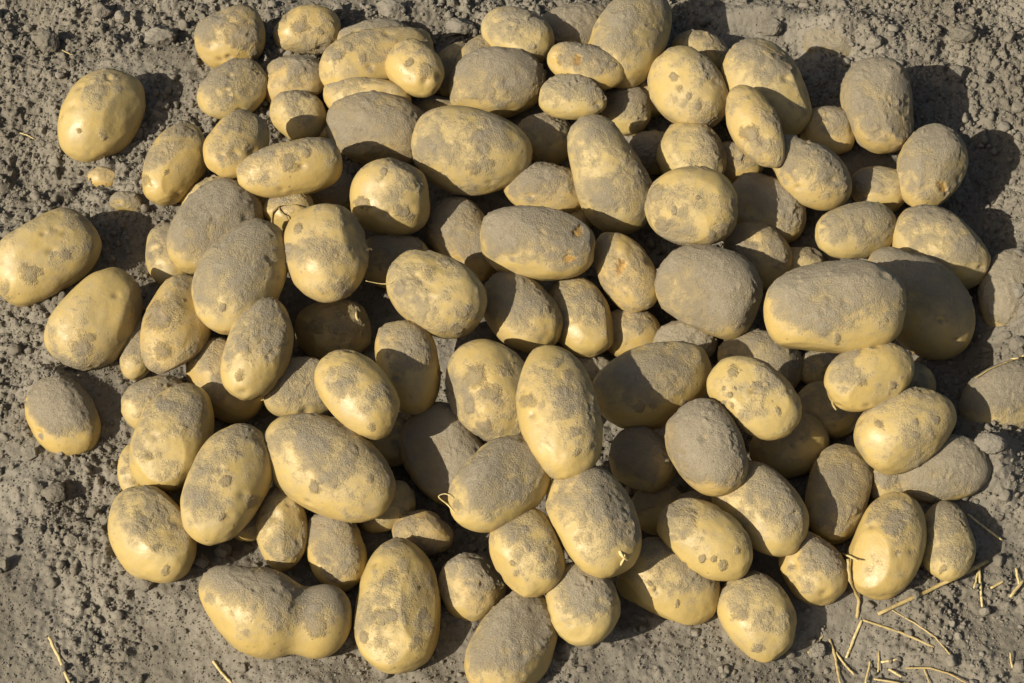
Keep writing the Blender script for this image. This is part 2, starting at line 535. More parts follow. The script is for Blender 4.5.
P(691,207,46,40,0,5,.32,'round pale yellow potato with grey blotches sitting high, right of centre',tint=.2,film=.3,cap=-.1)
P(765,211,42,35,-30,1,.55,'dusty potato lying wholly in shade right of the round pale yellow one',film=.7)
P(856,231,42,28,10,3,.50,'short dust topped potato with shaded left end, right side',film=.5,cap=.6)
P(940,249,52,37,-35,2.2,.40,'large potato leaning out at the right edge, two shadows across it',film=.6,tint=.2)
P(757,256,36,31,-45,2,.50,'dusty shaded potato above the left end of the biggest right hand one',film=.6)
P(800,262,23,15,0,.3,.4,'dark sliver of a potato above the biggest one on the right')
P(920,302,63,44,-50,3,.55,'big dusty potato mostly in shadow behind the biggest right hand one',lobes=[(893,272,28,24,-30),(925,307,57,43,-52)],blend=[8],film=.7)
P(834,308,71,47,4,5,.55,'biggest potato of the right half, long and thick with grey dusted top',cap=.9,tint=.25,film=.3,e=2.5)
P(1012,290,44,33,60,1,.75,'soil grey potato half buried at the right edge, upper of the two there',bury=40,film=.8)
P(1004,402,46,38,40,1,.70,'soil grey potato half buried at the right edge, lower of the two there',bury=32,film=.8)
# ---- centre
P(302,388,41,31,0,1,.60,'dusty potato in shade below the squat one with a white sprout, left of centre',film=.6)
P(333,331,38,31,4,2.5,.30,'squat potato with a tiny white sprout just under the large round smooth one',tint=.2,film=.35,cap=.2)
P(409,367,48,31,-77,3,.28,'upright yellow potato with a dirt cap, shaded lower half, left of centre',tint=.45,film=.15,cap=1.0)
P(359,393,51,33,-48,5,.14,'clean smooth oval potato lying aslant above the long thick front one',tint=.3,film=.35)
P(521,313,47,34,-52,3,.48,'dusty potato under the flat topped one with orange wounds, lower left yellow',tint=.35,film=.3)
P(580,317,42,31,-62,2.5,.30,'potato with a straight shadow edge down its left, under the flat topped one',film=.3,tint=.25)
P(625,271,44,28,-62,3,.42,'pointed potato with a small orange flesh wound, centre right',flesh=[(620,266,8)],tint=.6,film=.3,taper=.12,cap=0)
P(709,289,54,43,-20,4,.82,'broad blocky potato crusted with grey dirt under the round pale yellow one',cap=.5,tint=.3,film=.3,e=2.5)
P(630,333,31,26,0,.2,.3,'dark potato in deep shade below the pointed one with the orange wound')
P(684,341,33,21,0,1,.85,'crumbly dirt covered potato edge under the broad blocky crusted one')
P(653,386,62,42,20,3,.42,'long potato with grey upper side and brown spots right of the tallest upright one',tint=.4,film=.2,cap=.8)
P(558,411,67,41,-80,4.6,.22,'tallest upright yellow potato at the centre with a dark dirt streak',tint=.25,film=.15,cap=.1)
P(491,391,54,44,-65,3,.45,'rough potato with dark dirt crusts left of the tallest upright one',tint=.25,film=.3,cap=-.2)
P(444,456,53,40,-60,1.5,.65,'dusty potato in half shade left of the rough one with dirt crusts',film=.5)
P(388,440,31,27,0,.2,.3,'dark potato in the gap below the clean smooth aslant oval one')
P(592,372,22,16,0,1,.8,'small dirt covered potato bit in the gap above the long brown spotted one')
P(642,461,35,31,-40,1.5,.60,'small dusty potato under the long brown spotted one, middle',film=.6)
P(707,449,49,37,-62,3,.70,'grey dust coated potato with clean lower tip, right of the small dusty one',cap=.8,film=.3)
# ---- right flank
P(760,363,43,33,-25,1.5,.65,'dusty potato behind the clean one with brown dots, right of centre',film=.7)
P(755,397,50,34,-38,4,.22,'clean pale yellow potato with a row of brown dots, right of centre',tint=.1,film=.1,cap=.2)
P(828,410,33,29,0,.5,.35,'dark yellow potato wholly in shade left of the two clean right hand ones',tint=.5)
P(789,445,41,33,20,2,.25,'shaded topped potato under the clean one with brown dots',tint=.4,film=.35)
P(822,368,26,19,0,0,.5,'dark potato deep below the biggest one on the right')
P(870,376,47,32,20,4,.20,'clean yellow potato with a stub at its left end, under the biggest right one',tint=.2,film=.3)
P(905,386,31,25,0,.5,.4,'shaded potato end behind the clean one with a stub, right flank',film=.5)
P(906,428,53,39,30,3,.25,'bright yellow potato with grey scabs at the right flank below the stubbed one',tint=.15,film=.2,cap=.2)
P(943,469,48,33,12,1,.85,'flat dust coated potato half sunk in soil at the right flank',bury=14,film=.9)
P(893,482,26,22,0,.2,.6,'dark potato in shade under the bright yellow one with grey scabs',bury=9)
# ---- front row
P(258,612,78,50,-25,3,.45,'double lobed potato at the front with a dirt crust between its swellings',lobes=[(230,595,33,27,-40),(264,613,50,44,-25),(320,622,38,31,72)],blend=[18,13],bury=11,cap=1.0,tint=.3,film=.15)
P(328,467,73,47,-30,4,.36,'long thick dusted potato lying aslant at the front left of centre',tint=.2,film=.45,cap=.3,taper=-.05)
P(282,527,43,26,-85,2,.25,'slim upright potato under the left end of the long thick front one',tint=.2,film=.4,cap=.6)
P(336,551,41,29,-70,1.5,.42,'small potato with dark dust cap behind the tall clean front one',tint=.4,film=.2,cap=.9)
P(386,508,31,22,30,1,.45,'dusty potato end in shade under the right end of the long thick one',film=.6)
P(423,533,31,23,-12,1.5,.50,'small dark damaged potato with cracked skin above the tall clean front one',tint=.9,film=.5,cap=0)
P(398,605,65,43,88,4,.16,'tall clean yellow potato standing in the front row with a dust smudge on top',tint=.12,film=.12,cap=.5,bury=12,e=2.3)
P(471,587,34,33,-45,1.5,.45,'round dusty potato half in shade right of the tall clean front one',film=.65,bury=8)
P(500,485,56,41,40,4,.48,'dust topped oval potato with a thin root loop at its lower left, front middle',cap=.9,tint=.15,film=.2)
P(514,646,58,41,60,2,.50,'large dusty topped potato cut by the bottom edge of the photo',cap=.8,tint=.35,film=.3,bury=12)
P(527,552,45,36,-70,2.5,.30,'yellow potato with brown flecks above the one cut by the bottom edge',tint=.2,film=.25,cap=.6)
P(595,521,58,42,-62,3.5,.42,'potato with dark dust back and a white sprout at its lower tip, front middle',cap=.9,tint=.25,film=.15)
P(583,603,42,36,-75,2,.40,'small potato sunk in soil at the front with a dirt patch on its crown',bury=13,cap=1.0,tint=.1,film=.5)
P(706,539,52,34,-32,4,.16,'clean long yellow potato over the dirt topped one, front right',tint=.2,film=.12,cap=.7)
P(671,582,53,37,-28,3,.32,'yellow potato with crumbly dirt on its back beneath the clean long one',bury=11,cap=1.3,tint=.25,film=.1)
P(761,508,53,38,-40,2.5,.40,'dust backed potato lying between the grey dust coated one and the front right',cap=.6,film=.4,tint=.2)
P(758,616,45,36,-60,3,.28,'pale round ended potato at the front right lying on soil',bury=9,tint=.1,film=.35,cap=.5)
P(697,505,23,14,0,.5,.7,'small dirt caked potato bit above the clean long one, front right')
P(658,510,28,26,0,.2,.4,'dark potato in the gap right of the one with a white sprouted tip')
P(838,493,50,33,68,2,.40,'upright dust topped potato left of the large clean one at the right front',tint=.35,film=.3,cap=.8)
P(889,546,55,36,68,3,.14,'large clean yellow potato at the right front with two dark nicks',tint=.3,film=.12,cap=.6,bury=10,dents=[(891,549,3,2),(907,549,3.5,2.5)])
P(812,568,39,31,-52,2,.36,'small potato with grey dusted top, left of the large clean right front one',tint=.3,film=.3,cap=.9,bury=9)
P(947,541,39,28,85,2,.35,'dusty potato at the right front corner of the heap with straws at its foot',film=.7,bury=9,tint=.1)

# dirt stuck on single potatoes: potato u, v -> spots (u, v, radius)
SCABS = {
 (258,612): [(312,606,13),(318,622,10),(306,592,9)],
 (101,116): [(108,138,5),(122,92,4),(86,134,3)], (175,164): [(150,182,6),(190,130,10),(171,174,3)],
 (231,40): [(245,38,13),(222,22,10),(255,55,6)], (307,30): [(302,28,8),(322,34,5),(285,20,5)],
 (177,325): [(165,315,16),(178,305,10),(168,350,8)], (98,321): [(88,347,13),(96,338,6)],
 (242,276): [(228,308,4),(232,240,7)], (259,349): [(250,350,5),(244,375,6),(268,330,5)],
 (173,437): [(153,454,6),(160,400,5)], (227,484): [(227,513,4),(229,480,5),(205,470,4),(255,500,6)],
 (151,535): [(176,525,7),(162,544,5),(171,566,5),(140,512,9)], (326,253): [(300,230,5),(345,290,8),(290,250,6),(345,225,5)],
 (390,197): [(405,215,10),(365,205,7),(385,175,4)], (471,152): [(478,140,7),(480,155,7),(474,170,8),(490,165,5),(434,150,5)],
 (436,293): [(430,275,8),(401,290,6),(465,315,8),(458,330,6),(445,262,6)], (359,393): [(340,384,6),(374,425,5)],
 (558,411): [(567,375,5),(564,392,8),(567,410,8),(573,430,6),(528,400,7),(575,450,5),(540,352,6),(556,365,4)],
 (653,386): [(635,378,4),(671,378,6),(637,405,6),(650,402,5),(682,402,3)],
 (755,397): [(732,372,6),(722,388,3),(728,394,3),(722,402,3.5),(733,388,2.5),(754,385,6),(730,405,3.5),(775,410,4)],
 (491,391): [(475,375,12),(490,390,12),(470,405,6),(485,425,9),(505,370,10)],
 (889,546): [(891,517,9),(887,526,7),(891,549,3.5),(907,549,4),(905,505,5)],
 (398,605): [(385,612,9),(394,610,6),(423,610,5),(418,638,7),(430,622,6),(366,632,6),(390,575,10),(405,562,8)],
 (706,539): [(690,515,11),(700,556,3),(712,555,4),(720,562,5),(735,548,4)], (671,582): [(675,600,4),(648,580,3),(652,585,3)],
 (906,428): [(909,421,5),(909,433,6),(927,435,4),(874,423,5),(930,420,4)], (870,376): [(857,381,5),(890,385,4)],
 (691,207): [(655,195,9),(673,212,4),(695,200,3),(662,225,7),(722,230,8),(710,238,6)],
 (688,90): [(677,92,4),(686,100,4),(703,80,5),(672,80,4),(695,110,4)], (755,127): [(747,135,8),(757,145,5)],
 (328,467): [(337,480,7),(318,485,6),(373,476,4),(352,452,9)], (527,552): [(513,560,3),(517,570,4),(541,555,5),(528,545,4)],
 (500,485): [(458,504,5),(491,503,5)], (333,331): [(318,327,8),(340,315,5)], (376,58): [(340,60,5),(365,60,6),(350,50,5)],
 (415,69): [(425,72,7),(410,65,4)], (947,541): [(938,566,5)], (45,257): [(38,275,8),(70,255,5),(12,290,8)],
 (237,145): [(240,132,4),(250,150,6)], (758,616): [(738,610,8),(755,645,6)], (595,521): [(585,500,8),(620,515,7)],
 (290,169): [(290,165,7),(308,155,5)], (834,308): [(820,325,5),(832,338,5),(880,320,4)], (586,66): [(600,72,4),(560,60,5)],
}


# ------------------------------------------------------------------ stacking
CELL = 2
PAD = 80
GW, GH = (W + 2 * PAD) // CELL, (H + 2 * PAD) // CELL
gu, gv = np.meshgrid(np.arange(GW) * CELL - PAD + 1.0, np.arange(GH) * CELL - PAD + 1.0)
GROUND_W = ray_ground(gu, gv, h_base)
TOP = np.full((GH, GW), -1e6)


def top_at(u, v):
    i = int(np.clip((v + PAD) / CELL, 0, GH - 1))
    j = int(np.clip((u + PAD) / CELL, 0, GW - 1))
    return max(TOP[i, j], GROUND_W[i, j])


def smin(a, b, k):
    h = np.clip(0.5 + 0.5 * (b - a) / k, 0, 1)
    return b * (1 - h) + a * h - k * h * (1 - h)


def shape(dirs, u, v, a, b, ang, kw, seed):
    """vertices in pixels: x right, y up, z towards the camera, round the centre"""
    r = random.Random(seed)
    th = math.radians(ang)
    lobes = kw.get('lobes')
    lowf = 0.055 * noise(dirs * 1.25 + seed * 1.7, seed) + 0.019 * noise(dirs * 2.7 + seed, seed + 1) + 0.007 * noise(dirs * 6 + seed, seed + 2)
    if lobes:
        # several swellings grown into one another
        def field(p):
            f = None
            kb = list(kw.get('blend', [7.0] * 9))
            for (lu, lv, la, lb, lang) in lobes:
                t = math.radians(lang)
                q = p - np.array([lu - u, v - lv, 0.0])
                x = q[:, 0] * math.cos(t) + q[:, 1] * math.sin(t)
                y = -q[:, 0] * math.sin(t) + q[:, 1] * math.cos(t)
                z = q[:, 2]
                e = (np.sqrt((x / la) ** 2 + (y / lb) ** 2 + (z / (lb * 0.93)) ** 2) - 1) * lb
                f = e if f is None else smin(f, e, kb.pop(0))
            return f
        lo, hi = np.zeros(len(dirs)), np.full(len(dirs), 140.0)
        for _ in range(22):
            m = (lo + hi) / 2
            out = field(dirs * m[:, None]) > 0
            hi = np.where(out, m, hi)
            lo = np.where(out, lo, m)
        p = dirs * (lo * (1 + lowf * 0.7))[:, None]
        return p
    e = kw.get('e', 2.0 + 0.35 * r.random())
    rad = (np.abs(dirs) ** e).sum(1) ** (-1 / e)
    q = dirs * rad[:, None]
    tau = kw.get('tilt')
    if tau is None:
        tau = math.degrees(math.atan(-0.60 * math.sin(th))) * 0.85 + r.uniform(-8, 8)
    tau = math.radians(tau)
    c = b * kw.get('c', r.uniform(0.80, 0.92))
    aa = math.sqrt(max((a * a - (c * math.sin(tau)) ** 2), (0.85 * a) ** 2 * math.cos(tau) ** 2)) / math.cos(tau)
    tp = kw.get('taper', r.uniform(-0.10, 0.10))
    bend = kw.get('bend', r.uniform(-0.08, 0.08))
    for _ in range(r.randint(1, 3)):           # flattened sides
        d = np.array([r.gauss(0, 0.6), r.gauss(0, 1), r.gauss(0, 1)])
        d /= np.linalg.norm(d)
        lim = r.uniform(0.78, 0.93)
        over = np.clip(q @ d - lim, 0, None)
        q = q - d * (over * r.uniform(0.45, 0.75))[:, None]
    x = q[:, 0]
    p = np.stack([x * aa, q[:, 1] * b * (1 + tp * x) + bend * b * (x * x - 0.4), q[:, 2] * c * (1 + tp * x)], 1)
    p *= (1 + lowf)[:, None]
    # tilt the long axis out of the picture plane, then turn it in the picture
    x, z = p[:, 0] * math.cos(tau) - p[:, 2] * math.sin(tau), p[:, 0] * math.sin(tau) + p[:, 2] * math.cos(tau)
    y = p[:, 1]
    x *= 2 * a / np.ptp(x)
    y *= 2 * b / np.ptp(y)
    x -= (x.max() + x.min()) / 2
    y -= (y.max() + y.min()) / 2
    return np.stack([x * math.cos(th) - y * math.sin(th), x * math.sin(th) + y * math.cos(th), z], 1)


NEST = 0.12       # potatoes settle into the hollows between their neighbours


def drop(p, u, v, bury, tol):
    """lower the shape along the view until it rests; returns its w"""
    i = np.clip(((v - p[:, 1] + PAD) / CELL).astype(int), 0, GH - 1)
    j = np.clip(((u + p[:, 0] + PAD) / CELL).astype(int), 0, GW - 1)
    gap_p = TOP[i, j] - p[:, 2]
    gap_g = GROUND_W[i, j] - p[:, 2]
    front = p[:, 2] > 0
    hide = np.percentile((TOP[i, j] - p[:, 2])[front], 97)      # just far enough out to lie over its neighbours
    full = np.percentile(gap_p, 99.6) - tol                       # merely touching them
    w = max(hide + NEST * max(full - hide, 0), gap_g.max() - bury)
    g = GROUND_W[int((v + PAD) / CELL), int((u + PAD) / CELL)]
    if w - g > 60:
        w = g + 60 + (w - g - 60) * 0.85       # the heap packs down
    np.maximum.at(TOP, (i, j), p[:, 2] + w)
    return w


from_photo.sort(key=lambda t: t[5])
TURN = np.array([[0.36, 0.48, -0.8], [-0.8, 0.6, 0.0], [0.48, 0.64, 0.6]])
GROUP = 'freshly dug potatoes heaped on the soil'
placed = []
for n, (u, v, a, b, ang, layer, dust, label, kw) in enumerate(from_photo):
    seed = int(u * 7 + v * 13)
    dirs, faces = ico(6 if a > 24 else 5)
    p = shape(dirs, u, v, a, b, ang, kw, seed)
    r = random.Random(seed + 5)
    # eyes: shallow dents with a dark middle
    eye = np.zeros(len(p))
    sc_ = math.sqrt(a * b)
    nrm_p = p / np.linalg.norm(p, axis=1)[:, None]
    for _ in range(r.randint(4, 7)):
        d = np.array([r.gauss(0, 1) for _ in range(3)])
        d /= np.linalg.norm(d)
        c0 = p[np.argmax(nrm_p @ d)]
        dist = np.linalg.norm((p - c0) * np.array([1, 1.25, 1]), axis=1)
        s1 = r.uniform(3.0, 5.5)
        p = p - nrm_p * (r.uniform(0.7, 2.1) * np.exp(-(dist / s1) ** 2))[:, None]
        p = p + nrm_p * (0.25 * np.exp(-((dist - 1.8 * s1) / (0.8 * s1)) ** 2))[:, None]
        eye = np.maximum(eye, np.exp(-(dist / r.uniform(1.6, 2.9)) ** 2))
    for (fu, fv, fr, depth) in kw.get('dents', []):
        c0 = p[np.argmin((p[:, 0] - (fu - u)) ** 2 + (p[:, 1] - (v - fv)) ** 2 + np.where(p[:, 2] > 0, 0, 1e6))]
        dist = np.linalg.norm(p - c0, axis=1)
        p = p - nrm_p * (depth * np.exp(-(dist / fr) ** 2))[:, None]
    w = drop(p, u, v, kw.get('bury', 0.30 * b), kw.get('tol', 13)) + kw.get('lift', 0)
    flesh = np.zeros(len(p))
    for (fu, fv, fr) in kw.get('flesh', []):
        sa = r.uniform(0, 3.14)
        ex, ey = p[:, 0] - (fu - u), p[:, 1] - (v - fv)
        ds = np.hypot(ex * math.cos(sa) + ey * math.sin(sa), (ey * math.cos(sa) - ex * math.sin(sa)) * 1.5) / fr
        ds = ds + 1.1 * fbm(p / 6.0 + fu, 3, seed + 6, 0.7)
        hit = np.where(p[:, 2] > 0, np.clip(1.0 - 0.55 * ds, 0, 1), 0)
        p = p - nrm_p * (1.8 * sstep(0.3, 0.7, hit))[:, None]
        flesh = np.maximum(flesh, hit)
    centre = world(np.array(u), np.array(v), np.array(w))
    s = (D0 - w * S0) / FPX
    me = make_mesh('potato', (p[:, :1] * RIGHT + p[:, 1:2] * UP - p[:, 2:] * FWD) * s, faces, M_POTATO)
    nv = np.empty(len(p) * 3, np.float32)
    me.vertex_normals.foreach_get('vector', nv)
    nv = nv.reshape(-1, 3)
    # dust settles on what looks up, in ragged patches
    up = nv @ np.array([0.0, 0.35, 0.94])
    px = p / 40.0
    px = px + 0.10 * np.stack([noise(px * 5 + seed + 9 * q, seed + q) for q in range(3)], 1)
    px = px @ TURN
    val = (kw.get('cap', 0.7) * up + 0.50 * fbm(px * 1.3 + seed, 3, seed) + 0.25 * fbm(px * 4 + seed, 3, seed + 9, 0.7))
    vis = p[:, 2] > 0
    t0 = np.quantile(val[vis], 1 - min(max(dust, 0.01), 0.99))
    field = np.clip(0.55 + (val - t0) / 1.25, 0, 1)
    scab = np.zeros(len(p))
    for (fu, fv, fr) in SCABS.get((u, v), []):
        sa, sq, ss = r.uniform(0, 3.14), r.uniform(0.6, 1.0), r.uniform(0.75, 1.25)
        ex, ey = p[:, 0] - (fu - u), p[:, 1] - (v - fv)
        ds = np.hypot(ex * math.cos(sa) + ey * math.sin(sa), (ey * math.cos(sa) - ex * math.sin(sa)) / sq) / fr
        ds = ds + 0.75 * fbm(px * 6 + fu, 3, seed + 6, 0.7)
        scab = np.maximum(scab, np.where(p[:, 2] > 0, np.clip((1.05 - 0.55 * ds) * ss, 0, 1), 0))
    mask = np.maximum(sstep(0.40, 0.75, field), sstep(0.45, 0.7, scab) * 0.9)
    grain = noise(px * 11 + seed, seed + 4) + 0.8 * noise(px * 21 + seed, seed + 5)
    clump = np.clip(noise(px * 10 + seed, seed + 7) * 1.5 - 0.35, 0, 1) * np.clip(noise(px * 2.6 + seed, seed + 8) + 0.35, 0, 1)
    co = p + nrm_p * (mask * (2.1 * clump + 0.35 + (0.25 + 0.5 * np.clip(noise(px * 2.2 + seed, seed + 12) + 0.4, 0, 1)) * np.clip(grain, -0.4, 1.3)))[:, None]
    co = (co[:, :1] * RIGHT + co[:, 1:2] * UP - co[:, 2:] * FWD) * s
    me.vertices.foreach_set('co', np.ascontiguousarray(co, np.float32).ravel())
    me.update()
    set_attr(me, 'dust', field)
    set_attr(me, 'scab', scab)
    set_attr(me, 'eye', eye)
    set_attr(me, 'flesh', flesh)
    o = link('potato', me, centre)
    tag(o, label, 'potato', GROUP)
    o['tone'] = 0.75 * r.random() ** 1.3
    o['tint'] = kw.get('tint', r.random() ** 1.5 * 0.8)
    o['film'] = kw.get('film', 0.15 + 0.35 * r.random() + 0.30 * dust)
    placed.append((o, u, v, w, s, p, kw))


# soil pressed up round the potatoes that lie on it
for (o, u, v, w, s, p, kw) in placed:
    if 'bury' in kw and len(p) > 5000:
        c = o.location
        e = np.ptp(p[:, 0]) / 2 * s, np.ptp(p[:, 1]) / 2 * s
        _CV.append((c.x, c.y - 0.25 * e[1], e[0] * 1.25, e[1] * 1.35, min(0.013, 0.22 * min(e) + 0.002)))

# ------------------------------------------------------------------ thin things
def tube(points, radii, sides=7, flat=1.0, seed=0):
    pts = np.array(points, float)
    n = len(pts)
    co, fc = [], []
    rr = random.Random(seed)
    ref = np.array([0.0, 0.0, 1.0])
    for i in range(n):
        t = pts[min(i + 1, n - 1)] - pts[max(i - 1, 0)]
        t /= np.linalg.norm(t)
        s = np.cross(t, ref)
        s /= np.linalg.norm(s) + 1e-9
        q = np.cross(s, t)
        for k in range(sides):
            a = 2 * math.pi * k / sides
            rk = radii[i] * (1 + rr.uniform(-0.12, 0.12))
            co.append(pts[i] + s * math.cos(a) * rk + q * math.sin(a) * rk * flat)
    for i in range(n - 1):
        for k in range(sides):
            k2 = (k + 1) % sides
            fc.append((i * sides + k, i * sides + k2, (i + 1) * sides + k2, (i + 1) * sides + k))
    co.append(pts[0])
    co.append(pts[-1])
    c0, c1 = len(co) - 2, len(co) - 1
    for k in range(sides):
        k2 = (k + 1) % sides
        fc.append((c0, k2, k, k))
        fc.append((c1, (n - 1) * sides + k, (n - 1) * sides + k2, (n - 1) * sides + k2))
    return np.array(co), fc


def thin_mesh(name, co, fc, mat):
    me = bpy.data.meshes.new(name)
    me.from_pydata([tuple(c) for c in co], [], [tuple(dict.fromkeys(f)) for f in fc])
    me.polygons.foreach_set('use_smooth', [len(p.vertices) == 4 for p in me.polygons])
    me.materials.append(mat)
    me.update()
    return me


def find(u, v):
    return min(placed, key=lambda t: (t[1] - u) ** 2 + (t[2] - v) ** 2)


def rootlet(name, pu, pv, path, r_px, tint):
    """a wiry bit growing from a potato: path of (u, v, pixels off the surface)"""
    o, u, v, w, s, p, kw = find(pu, pv)
    pts = []
    for (a, b, off) in path:
        d2 = (p[:, 0] - (a - u)) ** 2 + (p[:, 1] - (v - b)) ** 2
        near = p[np.argmin(np.where(p[:, 2] > 0, d2, d2 + 1e5))]
        z = near[2] + off
        pts.append(RIGHT * (a - u) * s + UP * (v - b) * s - FWD * z * s)
    # smooth the path
    fine = []
    for i in range(len(pts) - 1):
        for k in range(5):
            p0, p1, p2, p3 = pts[max(i - 1, 0)], pts[i], pts[i + 1], pts[min(i + 2, len(pts) - 1)]
            t = k / 5
            fine.append(0.5 * (2 * p1 + (p2 - p0) * t + (2 * p0 - 5 * p1 + 4 * p2 - p3) * t * t + (3 * p1 - p0 - 3 * p2 + p3) * t ** 3))
    fine.append(pts[-1])
    n = len(fine)
    co, fc = tube(fine, [r_px * s * (1 - 0.55 * i / n) for i in range(n)], 6)
    c = link(name, thin_mesh(name, co, fc, M_STRAW), (0, 0, 0), o)
    c['tint'] = tint


rootlet('root', 288, 211, [(272, 226, 2), (275, 212, 3), (284, 206, 3), (300, 207, 3), (306, 214, 2)], 1.1, .9)
rootlet('root', 288, 211, [(280, 206, 2), (283, 214, 3), (289, 218, 3), (290, 226, 1)], .8, .9)
rootlet('root', 500, 485, [(456, 512, 0), (448, 504, 5), (439, 496, 7), (446, 493, 7), (454, 497, 4)], .9, .2)
rootlet('sprout', 595, 521, [(618, 548, -1), (621, 553, 3), (626, 557, 4)], 2.0, 0)
rootlet('sprout', 595, 521, [(619, 562, -1), (622, 556, 3), (623, 551, 4)], 1.4, 0)
rootlet('sprout', 333, 331, [(357, 312, -1), (358, 318, 3), (360, 321, 3)], 1.6, 0)
rootlet('sprout', 326, 253, [(366, 251, -1), (370, 249, 3), (372, 250, 4)], 1.6, 0)
rootlet('stub', 870, 376, [(832, 400, -1), (833, 405, 1), (836, 410, 2)], 1.7, .7)
rootlet('stub', 870, 376, [(876, 342, -1), (877, 337, 2), (878, 334, 2)], 1.6, .7)
rootlet('root', 302, 388, [(268, 398, 0), (262, 400, 4), (256, 398, 5)], .7, .5)
rootlet('root', 436, 293, [(398, 276, 0), (392, 283, 2), (382, 284, 4), (366, 281, 6)], .8, .6)


STRAW_GROUP = 'bits of straw and stalk lying on the soil'


def straw(name, pts, r_px, tint, label, flat=0.6, cat='straw'):
    seed = int(pts[0][0] * 3 + pts[0][1])
    r = random.Random(seed)
    full = []
    for i in range(len(pts) - 1):
        for k in range(6):
            t = k / 6
            full.append((pts[i][0] * (1 - t) + pts[i + 1][0] * t, pts[i][1] * (1 - t) + pts[i + 1][1] * t))
    full.append(pts[-1])
    fu = np.array([q[0] for q in full], float)
    fv = np.array([q[1] for q in full], float)
    g = np.maximum(np.array([top_at(a, b) for a, b in zip(fu, fv)]), ray_ground(fu, fv, h_full))
    t = np.linspace(0, 1, len(fu))
    k, c = np.polyfit(t, g, 1)
    wl = k * t + c
    wl = 0.55 * wl + 0.45 * g
    wl = np.maximum(wl + 0.4, g + 0.3 * r_px)
    for _ in range(3):
        wl[1:-1] = np.maximum((wl[:-2] + wl[1:-1] * 2 + wl[2:]) / 4, g[1:-1] - r_px * 0.2)
    wl += r_px * 0.5
    Pw = world(fu + np.array([r.uniform(-.4, .4) for _ in fu]), fv, wl)
    org = Pw.mean(0)
    rad = [r_px * S0 * (1 + r.uniform(-0.1, 0.1)) for _ in fu]
    rad[-1] *= 0.75
    co, fc = tube(Pw - org, rad, 7, flat, seed)
    o = link(name, thin_mesh(name, co, fc, M_STRAW), org)
    o['tint'] = tint
    tag(o, label, cat, STRAW_GROUP)


straw('straw_stalk', [(878, 614), (930, 590), (988, 561)], 2.11, .75, 'thick olive brown stalk, longest of all, slanting beside the dusty right front potato', .8)
straw('straw_stalk', [(863, 620), (900, 632), (934, 647)], 1.32, .7, 'brown stalk running down right from the top of the pale flat straw')
straw('straw', [(862, 620), (846, 658)], 1.39, .02, 'pale flat straw slanting down left from the end of the brown stalk')
straw('straw_stalk', [(892, 610), (918, 625), (935, 637), (955, 660)], 0.86, .55, 'thin bent stalk crossing the soil below the thickest olive brown one')
straw('straw', [(842, 553), (851, 557), (859, 561)], 1.32, .02, 'short pale straw lying across the left edge of the large clean right front potato')
straw('straw_stalk', [(848, 559), (850, 580), (859, 600), (857, 618)], 1.72, .75, 'frayed brown stalk beside the large clean right front potato')
straw('straw', [(979, 568), (982, 607)], 1.32, .05, 'pale straw pointing straight down beyond the tip of the thickest stalk')
straw('straw', [(979, 569), (974, 588)], 0.99, .1, 'short pale straw making a narrow V with a longer one at right')
straw('straw', [(968, 514), (985, 528), (1002, 540)], 1.12, .15, 'thin yellow straw behind the dusty right front corner potato')
straw('straw', [(1016, 568), (1019, 584)], 1.25, .05, 'short white straw near the right edge above the greenish one')
straw('straw', [(991, 588), (1004, 581)], 1.19, .5, 'stubby dull straw left of the short white one at the right edge')
straw('straw', [(1024, 580), (1010, 597)], 1.58, .3, 'broad greenish straw running out of the right edge')
straw('straw_stalk', [(830, 639), (836, 660), (840, 684)], 1.32, .6, 'brown stalk running out of the bottom edge below the small grey topped potato')
straw('straw', [(836, 652), (846, 666), (855, 675)], 1.06, .35, 'thin straw leaning right beside the brown stalk at the bottom edge')
straw('straw', [(865, 684), (868, 672), (870, 661)], 1.06, .25, 'short straw end rising from the bottom edge under the pale flat one')
straw('straw', [(879, 651), (878, 672)], 0.92, .45, 'little upright straw left of the two pale flat chips at the bottom right')
straw('straw', [(881, 662), (900, 659)], 1.25, .02, 'upper of two pale flat straw chips at the bottom right')
straw('straw', [(889, 669), (902, 677)], 1.32, .05, 'lower of two pale flat straw chips at the bottom right')
straw('straw', [(874, 679), (900, 683)], 0.99, .3, 'yellow straw lying level on the bottom edge')
straw('straw', [(924, 668), (930, 684)], 0.86, .5, 'thin brown straw at the bottom edge right of the pale chips')
straw('straw', [(1010, 652), (1012, 668)], 0.92, .3, 'tiny straw among crumbs in the bottom right corner')
straw('straw_stalk', [(808, 653), (816, 643), (823, 636)], 0.92, .6, 'short dark stalk beside the pale round clod at the bottom')
straw('dry_root', [(905, 668), (930, 668), (950, 674), (968, 684)], 0.99, .95, 'grey brown dry root curving over the soil in the bottom right', .9, 'root')
straw('straw', [(49, 637), (60, 660), (70, 684)], 1.51, .2, 'yellow straw standing out on the bare soil at the bottom left')
straw('straw', [(213, 661), (222, 673), (232, 684)], 1.32, .15, 'pale straw at the bottom edge below the double lobed potato')
straw('dry_root', [(975, 378), (990, 369), (1004, 363), (1013, 360)], 0.60, .8, 'hair thin dry root on shaded soil above the lower half buried right edge potato', .9, 'root')
straw('straw', [(1010, 359), (1018, 358), (1025, 355)], 1.06, .1, 'yellow straw bit at the right edge between the two half buried potatoes')
straw('straw', [(62, 50), (70, 54), (77, 56)], 0.79, .5, 'thin twig next to the largest clod at the top left')
straw('straw', [(20, 133), (27, 135), (34, 139)], 0.79, .05, 'small pale straw on soil left of the lone oval potato')


# ------------------------------------------------------------------ clods
CLOD_GROUP = 'dry clods of soil round the heap'


